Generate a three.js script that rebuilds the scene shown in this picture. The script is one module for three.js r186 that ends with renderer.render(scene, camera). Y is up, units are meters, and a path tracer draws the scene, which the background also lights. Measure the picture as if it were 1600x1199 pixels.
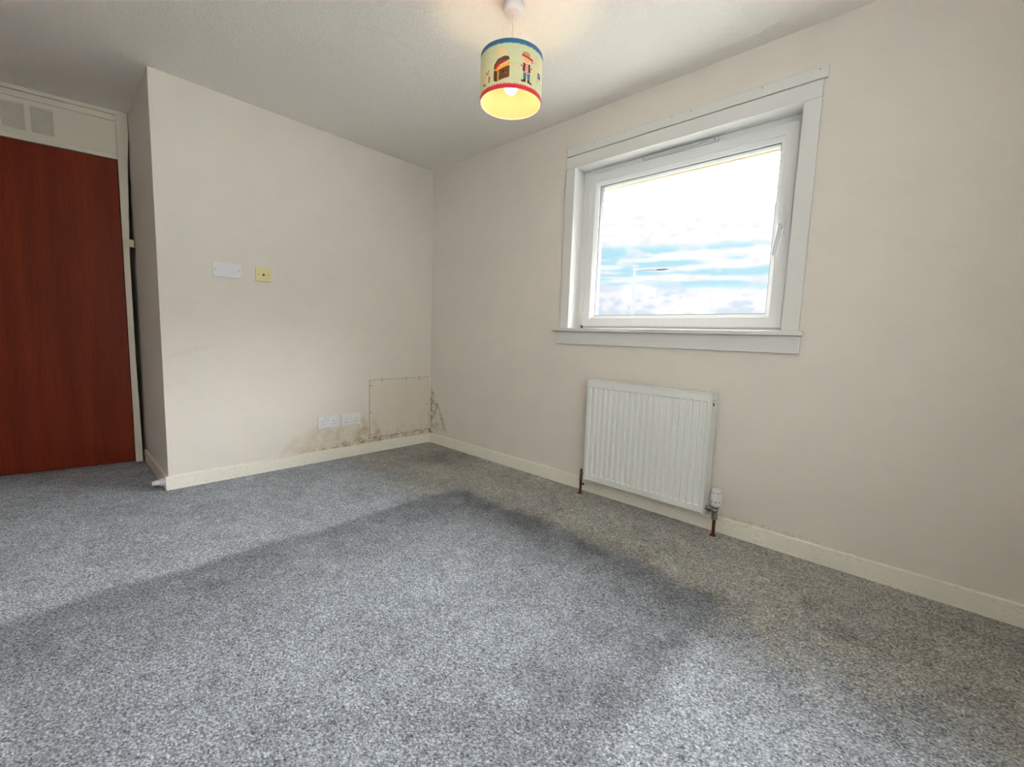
import * as THREE from 'three';
import { RoundedBoxGeometry } from 'three/addons/geometries/RoundedBoxGeometry.js';
import { mergeGeometries, toCreasedNormals, mergeVertices } from 'three/addons/utils/BufferGeometryUtils.js';
import { createNoise2D, createNoise3D } from 'simplex-noise';

// ------------------------------------------------------------------ camera, sky, exposure
// Axes: the corner of the two visible walls stands at x = 0, z = 0; the back wall is z = 0, the window wall x = 0.
const scene = new THREE.Scene();
const camera = new THREE.PerspectiveCamera(2 * Math.atan(599.5 / 676.19) * 180 / Math.PI, 1600 / 1199, 0.05, 400);
camera.rotation.order = 'YXZ';
camera.rotation.set(-0.1073, -0.8217, 0.0339);
camera.position.set(-2.2525, 0.938, 3.0584);
const renderer = new THREE.WebGLRenderer({ antialias: true });
renderer.toneMapping = THREE.LinearToneMapping;
renderer.toneMappingExposure = 1.0;
renderer.shadowMap.enabled = true;

function rng(seed) { let a = seed >>> 0; return () => { a = (a + 0x6D2B79F5) | 0; let t = Math.imul(a ^ (a >>> 15), 1 | a); t = (t + Math.imul(t ^ (t >>> 7), 61 | t)) ^ t; return ((t ^ (t >>> 14)) >>> 0) / 4294967296; }; }
const n2 = createNoise2D(rng(11)), n3 = createNoise3D(rng(23));
const clamp = (x, a = 0, b = 1) => Math.min(b, Math.max(a, x));
const sstep = (a, b, x) => { const t = clamp((x - a) / (b - a)); return t * t * (3 - 2 * t); };
const mix = (a, b, t) => a + (b - a) * t;
const fbm = (x, y, o = 4) => { let s = 0, a = 0.5, f = 1; for (let i = 0; i < o; i++) { s += a * n2(x * f + i * 17.3, y * f - i * 9.1); a *= 0.5; f *= 2.03; } return s; };
const fbm3 = (x, y, z, o = 4) => { let s = 0, a = 0.5, f = 1; for (let i = 0; i < o; i++) { s += a * n3(x * f + i * 7.7, y * f, z * f - i * 3.1); a *= 0.5; f *= 2.03; } return s; };

const SKY = 51, LAMP = 0.20;                       // brightness of the cloud deck, candela of the bulb
{
  // A bright cloud deck overhead, a streaky band of thin gaps low down, cumulus along the horizon: the same in every direction.
  const W = 2048, H = 1024, data = new Float32Array(W * H * 4);
  const blue = [0.53, 0.88, 1.0], grey = [0.76, 0.87, 1.0];
  for (let r = 0; r < H; r++) {
    const el = ((r + 0.5) / H - 0.5) * 180, ce = Math.cos(el * Math.PI / 180);
    for (let c = 0; c < W; c++) {
      const az = ((c + 0.5) / W - 0.5) * 2 * Math.PI, X = Math.cos(az), Z = Math.sin(az), k = (r * W + c) * 4;
      let R, G, B;
      if (el < 24) {
        const e = Math.max(el, -2);
        const low = fbm3(X * 9, e * 0.34, Z * 9, 5);                             // cumulus
        const fine = fbm3(X * 26, e * 1.1, Z * 26, 4);
        const streak = fbm3(X * 3.2 + 4, e * 0.75, Z * 3.2, 4);                  // long thin bands
        const inBand = sstep(5.8, 7.2, e) * (1 - sstep(10.9, 12.2, e));
        const clear = inBand * sstep(-0.20, 0.12, streak + 0.10 * fine) * (1 - 0.55 * sstep(0.05, 0.3, low));
        const pale = (1 - sstep(5.4, 8.5, e)) * sstep(-0.06, 0.26, low + 0.45 * fine);
        const deck = sstep(15.1, 17.6, e);
        const body = mix(1.10 + 0.25 * fine, SKY, deck * (1 - 0.1 * fine));
        R = mix(mix(body, grey[0], pale), blue[0], clear); G = mix(mix(body, grey[1], pale), blue[1], clear); B = mix(mix(body * 1.02, grey[2], pale), blue[2], clear);
      } else {
        const cl = fbm3(X * ce * 3, el * 0.03, Z * ce * 3, 3);
        const v = SKY * (1 + 0.12 * cl); R = v * 0.985; G = v; B = v * 1.03;
      }
      data[k] = R; data[k + 1] = G; data[k + 2] = B; data[k + 3] = 1;
    }
  }
  const sky = new THREE.DataTexture(data, W, H, THREE.RGBAFormat, THREE.FloatType);
  sky.mapping = THREE.EquirectangularReflectionMapping; sky.magFilter = THREE.LinearFilter; sky.needsUpdate = true;
  scene.background = sky;
}

// ------------------------------------------------------------------ helpers
const used = new Map();
function numbered(n) { const k = used.get(n) || 0; used.set(n, k + 1); return k ? `${n}_${String(k).padStart(3, '0')}` : n; }
function put(name, geo, mat, parent = scene) {
  const m = new THREE.Mesh(geo, mat); m.castShadow = m.receiveShadow = true;
  m.name = parent === scene ? numbered(name) : name; parent.add(m); return m;
}
function group(name, at = [0, 0, 0], parent = scene) { const g = new THREE.Group(); g.name = parent === scene ? numbered(name) : name; g.position.set(...at); parent.add(g); return g; }
function thing(o, label, category, groupName) { o.userData.label = label; o.userData.category = category; if (groupName) o.userData.group = groupName; return o; }
function structure(o, label, category) { o.userData.kind = 'structure'; o.userData.label = label; o.userData.category = category; return o; }
const box = (x0, x1, y0, y1, z0, z1) => new THREE.BoxGeometry(x1 - x0, y1 - y0, z1 - z0).translate((x0 + x1) / 2, (y0 + y1) / 2, (z0 + z1) / 2);
const rbox = (x0, x1, y0, y1, z0, z1, r = 0.003, s = 2) => new RoundedBoxGeometry(x1 - x0, y1 - y0, z1 - z0, s, Math.min(r, (x1 - x0) / 2.01, (y1 - y0) / 2.01, (z1 - z0) / 2.01)).translate((x0 + x1) / 2, (y0 + y1) / 2, (z0 + z1) / 2);
const cyl = (r0, r1, h, seg = 24) => new THREE.CylinderGeometry(r1, r0, h, seg);           // r0 below, r1 above
const lathe = (pts, seg = 40) => new THREE.LatheGeometry(pts.map(([x, y]) => new THREE.Vector2(x, y)), seg);
function merged(list) { return mergeGeometries(list.map((g) => { const n = g.index ? g.toNonIndexed() : g; for (const k of Object.keys(n.attributes)) if (!['position', 'normal', 'uv'].includes(k)) n.deleteAttribute(k); return n; })); }
function bevelled(shape, depth, b = 0.002) { return new THREE.ExtrudeGeometry(shape, { depth, bevelEnabled: b > 0, bevelThickness: b, bevelSize: b, bevelOffset: -b, bevelSegments: 2, curveSegments: 24 }); }
function poly(pts) { const s = new THREE.Shape(); pts.forEach(([x, y], i) => i ? s.lineTo(x, y) : s.moveTo(x, y)); s.closePath(); return s; }

function dataMap(w, h, fn, srgb = true) {            // fn(u, v) -> [r, g, b] 0..255, v up
  const d = new Uint8Array(w * h * 4);
  for (let j = 0; j < h; j++) for (let i = 0; i < w; i++) { const c = fn((i + 0.5) / w, (j + 0.5) / h, i, j), k = (j * w + i) * 4; d[k] = clamp(c[0], 0, 255); d[k + 1] = clamp(c[1], 0, 255); d[k + 2] = clamp(c[2], 0, 255); d[k + 3] = 255; }
  const t = new THREE.DataTexture(d, w, h); t.magFilter = THREE.LinearFilter; t.minFilter = THREE.LinearMipmapLinearFilter; t.generateMipmaps = true;
  t.wrapS = t.wrapT = THREE.RepeatWrapping; if (srgb) t.colorSpace = THREE.SRGBColorSpace; t.needsUpdate = true; return t;
}
// tiling noise: value noise on a wrapped lattice
function tileNoise(cells, seed) { const R = rng(seed), g = new Float32Array(cells * cells).map(() => R()); return (u, v) => { const x = u * cells, y = v * cells, i = Math.floor(x), j = Math.floor(y), fx = x - i, fy = y - j, sx = fx * fx * (3 - 2 * fx), sy = fy * fy * (3 - 2 * fy), at = (a, b) => g[((b % cells + cells) % cells) * cells + ((a % cells + cells) % cells)]; return mix(mix(at(i, j), at(i + 1, j), sx), mix(at(i, j + 1), at(i + 1, j + 1), sx), sy); }; }

// ------------------------------------------------------------------ materials
const std = (color, roughness = 0.6, extra = {}) => new THREE.MeshStandardMaterial({ color, roughness, ...extra });
const rgb = (r, g, b) => new THREE.Color().setRGB(r, g, b);
const WALL = [229, 223, 213];                        // matt emulsion, sRGB
const na = tileNoise(64, 3), nb = tileNoise(160, 4), nc = tileNoise(30, 5);
const rollerBump = dataMap(512, 512, (u, v) => { const h = 128 + 90 * (nb(u, v) - 0.5) + 70 * (na(u, v) - 0.5); return [h, h, h]; }, false);
rollerBump.repeat.set(2.2, 2.2);                     // uv in metres
const sa = tileNoise(120, 31), sb = tileNoise(66, 32), sc = tileNoise(240, 33);
const stippleBump = dataMap(1024, 1024, (u, v) => { const q = Math.abs(sb(u, v) - 0.5) * 2, w = Math.abs(sa(u, v) - 0.5) * 2; const h = 255 * clamp(0.15 + 0.5 * Math.pow(1 - q, 2) + 0.35 * (1 - w) * sc(u, v)); return [h, h, h]; }, false);
stippleBump.repeat.set(1.15, 1.15);

const wallPlain = std(new THREE.Color(`rgb(${WALL.join(',')})`), 0.72, { bumpMap: rollerBump, bumpScale: 0.0006 });
const ceilingMat = std(new THREE.Color('rgb(245,241,234)'), 0.8, { bumpMap: stippleBump, bumpScale: 0.0028 });
const gloss = std(new THREE.Color('rgb(226,226,223)'), 0.38);                 // window joinery
const upvc = std(new THREE.Color('rgb(236,238,238)'), 0.28);
const gasket = std(new THREE.Color('rgb(112,114,116)'), 0.7);
const plastic = std(new THREE.Color('rgb(235,234,236)'), 0.3);
const creamPlastic = std(new THREE.Color('rgb(226,216,158)'), 0.35);
const dark = std(new THREE.Color('rgb(24,22,22)'), 0.8);
const chrome = std(new THREE.Color('rgb(150,145,138)'), 0.32, { metalness: 1 });
const brass = std(new THREE.Color('rgb(120,112,100)'), 0.45, { metalness: 0.8 });
const copper = std(new THREE.Color('rgb(96,52,36)'), 0.5, { metalness: 0.5 });
const radWhite = std(new THREE.Color('rgb(236,239,235)'), 0.32);
const glassMat = new THREE.MeshPhysicalMaterial({ color: 0xffffff, roughness: 0, transmission: 1, thickness: 0, ior: 1.5 });
const screwMat = std(new THREE.Color('rgb(112,100,84)'), 0.5, { metalness: 0.6 });
const paintedWood = std(new THREE.Color('rgb(222,216,198)'), 0.5);

// ------------------------------------------------------------------ room shell
const H = 2.27, A = 1.8222, XL = -2.85, ZR = 3.62, ZA = -1.12;

// carpet: heathered twist pile, with the soiled outline of a bed that stood there and a painted lamplight tint by the window wall
const carpetMap = (() => {
  const w = 2048, h = 2048, R = rng(77), g1 = new Float32Array(w * h).map(() => R());
  const at = (i, j) => g1[((j + h) % h) * w + ((i + w) % w)];
  const edge = (d, a, b) => Math.exp(-Math.pow(d < 0 ? d / a : d / b, 2));
  return dataMap(w, h, (u, v, i, j) => {
    const x = XL + u * (0 - XL), z = ZR - v * (ZR - ZA);
    // tufts about 4 mm: average of a small neighbourhood, then contrast
    const a = (at(i, j) + at(i + 1, j) + at(i, j + 1) * 0.8 + at(i + 1, j + 1) * 0.8 + at(i + 2, j)) / 4.6, b2 = (at(i >> 1, (j >> 1) + 900) + at((i + 1) >> 1, (j >> 1) + 900)) / 2;
    const tuft = (a - 0.5) * 1.15 + (b2 - 0.5) * 0.42;
    const heather = fbm(x * 9, z * 9, 3) * 0.05 + fbm(x * 2.1 + 5, z * 2.1, 3) * 0.045;
    let L = 0.540 + tuft * 0.56 + heather;
    // soiling
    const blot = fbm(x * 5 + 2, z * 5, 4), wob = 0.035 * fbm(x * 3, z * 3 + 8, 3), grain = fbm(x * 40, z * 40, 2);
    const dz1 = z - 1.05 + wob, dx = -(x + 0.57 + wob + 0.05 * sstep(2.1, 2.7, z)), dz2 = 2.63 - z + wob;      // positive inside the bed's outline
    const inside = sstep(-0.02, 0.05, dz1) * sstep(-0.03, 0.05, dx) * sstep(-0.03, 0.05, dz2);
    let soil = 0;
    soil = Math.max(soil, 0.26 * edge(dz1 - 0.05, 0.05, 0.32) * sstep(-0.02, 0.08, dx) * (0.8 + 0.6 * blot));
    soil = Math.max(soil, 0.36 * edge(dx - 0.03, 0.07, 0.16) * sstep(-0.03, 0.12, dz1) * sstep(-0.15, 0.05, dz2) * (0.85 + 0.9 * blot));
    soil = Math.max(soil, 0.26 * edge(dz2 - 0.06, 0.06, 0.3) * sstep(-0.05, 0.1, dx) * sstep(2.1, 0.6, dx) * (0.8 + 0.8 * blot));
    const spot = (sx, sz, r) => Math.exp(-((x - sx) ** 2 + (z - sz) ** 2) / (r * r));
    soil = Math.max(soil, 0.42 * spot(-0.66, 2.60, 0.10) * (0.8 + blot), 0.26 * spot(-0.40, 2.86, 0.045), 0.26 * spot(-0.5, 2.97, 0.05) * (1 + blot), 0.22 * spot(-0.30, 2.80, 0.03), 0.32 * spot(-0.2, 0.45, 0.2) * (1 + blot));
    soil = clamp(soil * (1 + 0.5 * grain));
    L *= (1 - 0.62 * soil) * mix(1.15 + 0.05 * blot, 1, inside);               // lighter outside the bed's outline
    // warm lamplight painted as beige into the strip along the window wall
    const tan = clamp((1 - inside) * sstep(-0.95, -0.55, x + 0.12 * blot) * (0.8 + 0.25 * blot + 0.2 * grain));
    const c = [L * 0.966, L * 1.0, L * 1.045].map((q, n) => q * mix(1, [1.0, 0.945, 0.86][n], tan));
    return [c[0] * 255, c[1] * 255, c[2] * 255];
  });
})();
const carpetBump = (() => { const R = rng(99), g = new Float32Array(512 * 512).map(() => R()); return dataMap(512, 512, (u, v, i, j) => { const q = (a, b) => g[((b + 512) % 512) * 512 + ((a + 512) % 512)]; const h = 255 * (q(i, j) + q(i + 1, j) + q(i, j + 1) + q(i + 1, j + 1)) / 4; return [h, h, h]; }, false); })();
carpetBump.repeat.set(2.85, 4.7);
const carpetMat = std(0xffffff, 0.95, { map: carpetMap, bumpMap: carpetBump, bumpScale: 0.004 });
{
  const top = new THREE.PlaneGeometry(0 - XL, ZR - ZA).rotateX(-Math.PI / 2).translate(XL / 2, 0, (ZR + ZA) / 2);
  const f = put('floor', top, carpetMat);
  structure(f, 'grey heathered twist pile carpet with the soiled outline of a bed', 'carpet');
  put('subfloor', box(XL - 0.15, 0.28, -0.25, -0.004, ZA - 0.1, ZR + 0.32), std(rgb(0.35, 0.3, 0.25), 0.9), f);
}
// ceiling with uv in metres
{
  const s = poly([[XL - 0.15, -(ZR + 0.32)], [0.28, -(ZR + 0.32)], [0.28, -(ZA - 0.1)], [XL - 0.15, -(ZA - 0.1)]]);
  structure(put('ceiling', new THREE.ExtrudeGeometry(s, { depth: 0.16, bevelEnabled: false }).rotateX(-Math.PI / 2).translate(0, H, 0), ceilingMat), 'off white ceiling with a stippled textured coating', 'ceiling');
}
// back wall: paint marks and damp
const paint = (x, y, k) => WALL.map((c, n) => c * (1 + 0.012 * k * fbm(x * 3 + n * 0.1, y * 3, 3)));
const damp = (c, t, tint) => c.map((q, n) => mix(q, q * tint[n], clamp(t)));
const backMap = dataMap(1100, 1360, (u, v) => {
  const x = -A + u * A, y = v * H; let c = paint(x, y, 1);
  const b = fbm(x * 9, y * 9, 4), f = fbm(x * 34, y * 34, 3), g = fbm(x * 4 + 3, y * 4, 3);
  // damp tide along the skirting under the sockets
  const topEdge = 0.24 + 0.05 * g - 0.10 * sstep(-0.98, -1.25, x);
  const tide = sstep(topEdge + 0.03, topEdge - 0.02, y) * sstep(-1.27, -1.05, x + 0.08 * b);
  c = damp(c, tide * (0.36 + 0.45 * b + 0.25 * f), [0.87, 0.83, 0.73]);
  // brown crust along the skirting and round the access hatch
  const low = Math.exp(-Math.pow((y - 0.085) / 0.030, 2)) * sstep(-1.2, -0.62, x + 0.15 * b);
  c = damp(c, low * (0.30 + 0.7 * f + 0.4 * b), [0.70, 0.61, 0.48]);
  const side = Math.exp(-Math.pow((x + 0.62 + 0.02 * b) / 0.045, 2)) * sstep(0.42, 0.10, y);
  c = damp(c, side * (0.4 + 0.8 * b + 0.3 * f), [0.82, 0.77, 0.66]);
  // flaked paint: paler bare patches with a hard outline
  const flake = sstep(0.10, 0.15, fbm(x * 16 + 9, y * 20, 3)) * tide * sstep(-0.66, -0.8, x) * sstep(0.09, 0.12, y);
  c = c.map((q, n) => mix(q, [222, 214, 196][n], flake * 0.8));
  // scuffs higher up
  const sc1 = sstep(0.30, 0.42, fbm(x * 7 + 20, y * 13, 4)) * 0.07; c = damp(c, sc1 * sstep(1.5, 1.0, y), [0.9, 0.88, 0.84]);
  const smear = Math.exp(-(((x + 1.68) / 0.10) ** 2 + ((y - 0.80 - (x + 1.68) * 0.3) / 0.012) ** 2)) * 0.25; c = damp(c, smear * (0.6 + f), [0.84, 0.82, 0.78]);
  return c;
});
// window wall: mould in the corner, a few marks
const rightMap = dataMap(1800, 1120, (u, v) => {
  const z = u * ZR, y = v * H; let c = paint(z + 30, y, 1);
  const b = fbm(z * 12 + 40, y * 12, 4), f = fbm(z * 40, y * 40 + 7, 3);
  const reach = 0.235 * clamp((0.50 - y) / 0.36) + 0.012 * b, d = reach - z;                                    // mould creeps out of the corner, widest low down
  if (y < 0.5 && d > -0.02) {
    const rim = Math.exp(-Math.pow((d - 0.012) / 0.014, 2)) * sstep(0.52, 0.42, y) * sstep(0.12, 0.17, y);
    const field = sstep(0, 0.02, d) * sstep(0.09, 0.16, y);
    c = damp(c, rim * (0.40 + 0.8 * b + 0.4 * f), [0.72, 0.70, 0.62]);
    c = damp(c, field * (0.22 + 0.9 * b + 0.5 * f), [0.74, 0.71, 0.61]);
    c = damp(c, Math.exp(-Math.pow((z - 0.02) / 0.018, 2)) * sstep(0.50, 0.40, y) * (0.35 + b), [0.78, 0.76, 0.69]);
  }
  const crust = Math.exp(-Math.pow((y - 0.088) / 0.010, 2)) * (sstep(2.3, 2.45, z) * sstep(3.1, 2.7, z) + sstep(0.2, 0.02, z));
  c = damp(c, crust * (0.12 + 0.6 * f + 0.4 * b), [0.82, 0.77, 0.68]);
  const mark = sstep(0.36, 0.46, fbm(z * 6, y * 15 + 30, 4)) * 0.05; c = damp(c, mark, [0.9, 0.88, 0.85]);
  return c;
});
const mapped = (t, w) => { t.repeat.set(1 / w, 1 / H); return std(0xffffff, 0.72, { map: t, bumpMap: rollerBump, bumpScale: 0.0006 }); };
{
  // back wall block: its front is the visible wall, its left end the return into the alcove
  const s = poly([[0, 0], [A, 0], [A, H], [0, H]]);
  const g = new THREE.ExtrudeGeometry(s, { depth: -ZA, bevelEnabled: false });          // front face at local z = depth
  const m = put('wall_back', g, [mapped(backMap, A), wallPlain]); m.position.set(-A, 0, ZA);
  structure(m, 'off white painted wall with damp stains above the skirting', 'wall');
}
const OZ0 = 1.430, OZ1 = 2.616, OY0 = 0.975, OY1 = 1.980;    // opening in the window wall
{
  const s = poly([[0, 0], [ZR, 0], [ZR, H], [0, H]]);
  s.holes.push(new THREE.Path([[OZ0, OY0], [OZ0, OY1], [OZ1, OY1], [OZ1, OY0]].map(([a, b]) => new THREE.Vector2(a, b))));
  const g = new THREE.ExtrudeGeometry(s, { depth: 0.28, bevelEnabled: false });
  g.rotateY(-Math.PI / 2).translate(0.28, 0, 0);               // shape x -> z, depth -> -x
  structure(put('wall_right', g, [mapped(rightMap, ZR), wallPlain]), 'off white painted wall round the window with mould in its corner', 'wall');
  structure(put('wall_outer_corner', box(0, 0.28, 0, H, ZA - 0.1, -0.001), wallPlain), 'outer corner of the painted walls', 'wall');
}
structure(put('wall_left', box(XL - 0.15, XL, 0, H, ZA - 0.1, ZR + 0.15), wallPlain), 'plain off white wall facing the window', 'wall');
const RX0 = -2.80, RX1 = -1.25, RY0 = 0.85, RY1 = 2.14;      // unseen window added as a fill source behind the camera
{
  const s = poly([[XL, 0], [0.28, 0], [0.28, H], [XL, H]]);
  s.holes.push(new THREE.Path([[RX0, RY0], [RX0, RY1], [RX1, RY1], [RX1, RY0]].map(([a, b]) => new THREE.Vector2(a, b))));
  structure(put('wall_rear', new THREE.ExtrudeGeometry(s, { depth: 0.32, bevelEnabled: false }).translate(0, 0, ZR), wallPlain), 'plain off white wall with an added fill window opposite the hatch wall', 'wall');
}
structure(put('wall_alcove', box(XL, 0, 0, H, ZA - 0.1, ZA), wallPlain), 'dim wall closing the cupboard behind the door', 'wall');

// skirting boards: flat board with an eased top edge, yellowed gloss paint with scuffs
const scuffBase = [246, 243, 230];
const skirtMap = dataMap(1024, 64, (u, v) => { const x = u * 4, y = v * 0.08; const f = fbm(x * 30, y * 60, 3), b = fbm(x * 5, y * 8 + 3, 3); const t = sstep(0.25, 0.5, f + 0.5 * b) * 0.5; return scuffBase.map((c, n) => c * (1 - t * [0.10, 0.12, 0.17][n]) * (1 + 0.02 * b)); });
skirtMap.repeat.set(0.25, 12.5);
const skirtMat = std(0xffffff, 0.4, { map: skirtMap });
const HB = 0.0797, TB = 0.014;
function skirting(len) {    // runs along +x from 0, front at z = TB
  const s = new THREE.Shape(); s.moveTo(0, 0); s.lineTo(TB, 0); s.lineTo(TB, HB - 0.004); s.quadraticCurveTo(TB, HB, TB - 0.004, HB); s.lineTo(0, HB); s.closePath();
  const g = new THREE.ExtrudeGeometry(s, { depth: len, bevelEnabled: false, curveSegments: 5 });
  const uv = g.attributes.uv, p = g.attributes.position; for (let i = 0; i < uv.count; i++) uv.setXY(i, p.getZ(i), p.getY(i));
  return g.rotateY(Math.PI / 2).scale(1, 1, -1);
}
function flip(g) { const i = g.index; if (i) { for (let k = 0; k < i.count; k += 3) { const a = i.getX(k); i.setX(k, i.getX(k + 2)); i.setX(k + 2, a); } } else { for (const n of ['position', 'normal', 'uv']) { const at = g.attributes[n]; for (let k = 0; k < at.count; k += 3) for (let c = 0; c < at.itemSize; c++) { const a = at.array[k * at.itemSize + c]; at.array[k * at.itemSize + c] = at.array[(k + 2) * at.itemSize + c]; at.array[(k + 2) * at.itemSize + c] = a; } } } g.computeVertexNormals(); return g; }
const skirt = (len) => flip(skirting(len));
{
  const b = structure(group('baseboard_back'), 'cream gloss skirting board below the access hatch and sockets', 'skirting');
  const a = put('board', skirt(0.412), skirtMat, b); a.position.set(-A - TB, 0, 0);
  const c = put('board', skirt(1.4235), skirtMat, b); c.position.set(-1.4235, 0, 0.0004);
}
{ const m = put('baseboard_right', skirt(ZR - TB), skirtMat); m.rotation.y = -Math.PI / 2; m.position.set(0, 0, TB); structure(m, 'cream gloss skirting board running under the radiator', 'skirting'); }
{ const m = put('baseboard_alcove', skirt(0.775), skirtMat); m.rotation.y = -Math.PI / 2; m.position.set(-A, 0, -0.775); structure(m, 'short cream skirting board on the return beside the door', 'skirting'); }
{ const m = put('baseboard_left', skirt(ZR + 0.55), skirtMat); m.rotation.y = Math.PI / 2; m.position.set(XL, 0, ZR); structure(m, 'cream skirting board on the wall facing the window', 'skirting'); }
{ const m = put('baseboard_rear', skirt(-XL), skirtMat); m.rotation.y = Math.PI; m.position.set(0, 0, ZR); structure(m, 'cream skirting board on the wall opposite the hatch', 'skirting'); }

// ------------------------------------------------------------------ window
{
  const w = structure(group('window_1'), 'white framed window with a single casement and painted wooden surround', 'window');
  const X0 = -0.018, Z0 = 1.375, Z1 = 2.670, IZ0 = 1.442, IZ1 = 2.604, IY = 1.966, SY = 1.005;
  put('casing_board', rbox(X0, 0, SY, IY, Z0, IZ0, 0.004), gloss, w);
  put('casing_board', rbox(X0, 0, SY, IY, IZ1, Z1, 0.004), gloss, w);
  put('casing_board', rbox(X0, 0, IY, 2.0355, Z0, Z1, 0.004), gloss, w);
  const strip = put('head_strip', rbox(X0 - 0.001, 0, 2.0385, 2.0873, 1.3765, 2.6816, 0.003), gloss, w);
  for (const [y, z] of [[2.080, 2.652], [2.080, 2.439], [2.079, 2.127], [2.081, 2.029], [2.079, 1.766], [2.080, 1.570]]) put('nail_hole', cyl(0.0022, 0.0022, 0.002, 8).rotateZ(Math.PI / 2).translate(X0 - 0.0015, y - 0.004, z), screwMat, strip);
  // sill board with nosing, apron below
  const sill = poly([[1.335, -0.042], [2.687, -0.042], [2.687, 0], [IZ1 + 0.011, 0], [IZ1 + 0.011, 0.095], [OZ0 + 0.001, 0.095], [OZ0 + 0.001, 0], [1.335, 0]].map(([z, x]) => [x, -z]));
  put('sill', bevelled(sill, 0.016, 0.002).rotateX(-Math.PI / 2).translate(0, SY - 0.018, 0), gloss, w);
  put('apron', rbox(X0, 0, 0.9055, SY - 0.0205, 1.360, 2.680, 0.004), gloss, w);
  // reveal linings
  put('lining', box(-0.001, 0.30, SY, IY, OZ0 + 0.0005, IZ0), gloss, w);
  put('lining', box(-0.001, 0.30, SY, IY, IZ1, OZ1 - 0.0005), gloss, w);
  put('lining', box(-0.001, 0.30, IY, OY1 - 0.0005, OZ0 + 0.0005, OZ1 - 0.0005), gloss, w);
  // mitred ring of a plastic profile: outer rectangle, inner rectangle, as four bars
  const bars = (name, zo0, zo1, yo0, yo1, zi0, zi1, yi0, yi1, xf, xb, xi, mat, parent) => {
    // front plane x = xf at the outer edge, x = xi at the inner edge, back plane x = xb
    const C = [[zo0, yo0, zi0, yi0], [zo1, yo0, zi1, yi0], [zo1, yo1, zi1, yi1], [zo0, yo1, zi0, yi1]];
    const out = [];
    for (let k = 0; k < 4; k++) {
      const a = C[k], b = C[(k + 1) % 4];
      const P = [[xf, a[1], a[0]], [xf, b[1], b[0]], [xi, b[3], b[2]], [xi, a[3], a[2]], [xb, a[1], a[0]], [xb, b[1], b[0]], [xb, b[3], b[2]], [xb, a[3], a[2]]];
      const q = [[0, 1, 2, 3], [7, 6, 5, 4], [4, 5, 1, 0], [3, 2, 6, 7], [0, 3, 7, 4], [1, 5, 6, 2]], pos = [];
      for (const f of q) for (const n of [f[0], f[1], f[2], f[0], f[2], f[3]]) pos.push(...P[n]);
      const g = new THREE.BufferGeometry(); g.setAttribute('position', new THREE.Float32BufferAttribute(pos, 3)); g.setAttribute('uv', new THREE.Float32BufferAttribute(new Float32Array(pos.length / 3 * 2), 2));
      // make sure the faces look outwards
      const v = (n) => new THREE.Vector3(...P[n]); const nrm = v(1).sub(v(0)).cross(v(2).sub(v(0))); if (nrm.x > 0) flip(g); else g.computeVertexNormals();
      out.push(put(name, g, mat, parent));
    }
    return out;
  };
  bars('frame_bar', IZ0 + 0.0005, IZ1 - 0.0005, SY + 0.0005, IY - 0.0005, IZ0 + 0.055, IZ1 - 0.055, SY + 0.055, IY - 0.055, 0.088, 0.155, 0.088, upvc, w);
  const sash = group('sash', [0, 0, 0], w);
  const S = [1.487, 2.583, 1.019, 1.938], F = [1.534, 2.531, 1.066, 1.887], B = [1.5575, 2.5065, 1.0905, 1.8625];
  bars('sash_edge', ...S, S[0] + 0.004, S[1] - 0.004, S[2] + 0.004, S[3] - 0.004, 0.077, 0.14, 0.073, upvc, sash);
  bars('sash_bar', S[0] + 0.004, S[1] - 0.004, S[2] + 0.004, S[3] - 0.004, ...F, 0.073, 0.139, 0.074, upvc, sash);
  bars('bead', F[0] + 0.0012, F[1] - 0.0012, F[2] + 0.0012, F[3] - 0.0012, B[0] - 0.004, B[1] + 0.004, B[2] - 0.004, B[3] + 0.004, 0.0765, 0.138, 0.094, upvc, sash);
  bars('gasket', B[0] - 0.004, B[1] + 0.004, B[2] - 0.004, B[3] + 0.004, ...B, 0.099, 0.137, 0.103, gasket, sash);
  put('glass_pane', box(0.1045, 0.1085, B[2] - 0.002, B[3] + 0.002, B[0] - 0.002, B[1] + 0.002), glassMat, sash).userData.label = 'clear double glazing';
  // handle: rose plate and a slim lever hanging down, cranked towards the room
  const hd = group('handle', [0.073, 1.473, 2.546], sash);
  put('base_plate', rbox(-0.008, 0, -0.034, 0.034, -0.014, 0.014, 0.004), upvc, hd);
  put('spindle', cyl(0.009, 0.009, 0.03, 20).rotateZ(Math.PI / 2).translate(-0.02, 0.004, 0), upvc, hd);
  const lever = new THREE.TubeGeometry(new THREE.CatmullRomCurve3([[-0.030, 0.010, 0], [-0.036, -0.005, 0], [-0.038, -0.045, -0.004], [-0.036, -0.085, -0.010], [-0.030, -0.118, -0.014]].map((p) => new THREE.Vector3(...p))), 24, 0.0085, 12);
  put('lever', merged([lever, new THREE.SphereGeometry(0.0085, 12, 8).translate(-0.030, -0.118, -0.014), new THREE.SphereGeometry(0.0095, 12, 8).translate(-0.030, 0.010, 0)]), std(new THREE.Color('rgb(206,208,212)'), 0.35), hd);
  put('key_hole', cyl(0.004, 0.004, 0.003, 12).rotateZ(Math.PI / 2).translate(-0.0385, 0.006, 0.0), gasket, hd);
  // restrictor bar along the head
  const rb = group('restrictor_bar', [0.079, 1.9455, 0], w);
  const silver = std(new THREE.Color('rgb(226,228,230)'), 0.35);
  put('rail', rbox(-0.012, 0, 0.001, 0.0065, 1.842, 2.225, 0.002), silver, rb);
  put('rail', rbox(-0.014, 0, -0.008, -0.0025, 1.842, 2.225, 0.002), silver, rb);
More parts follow.
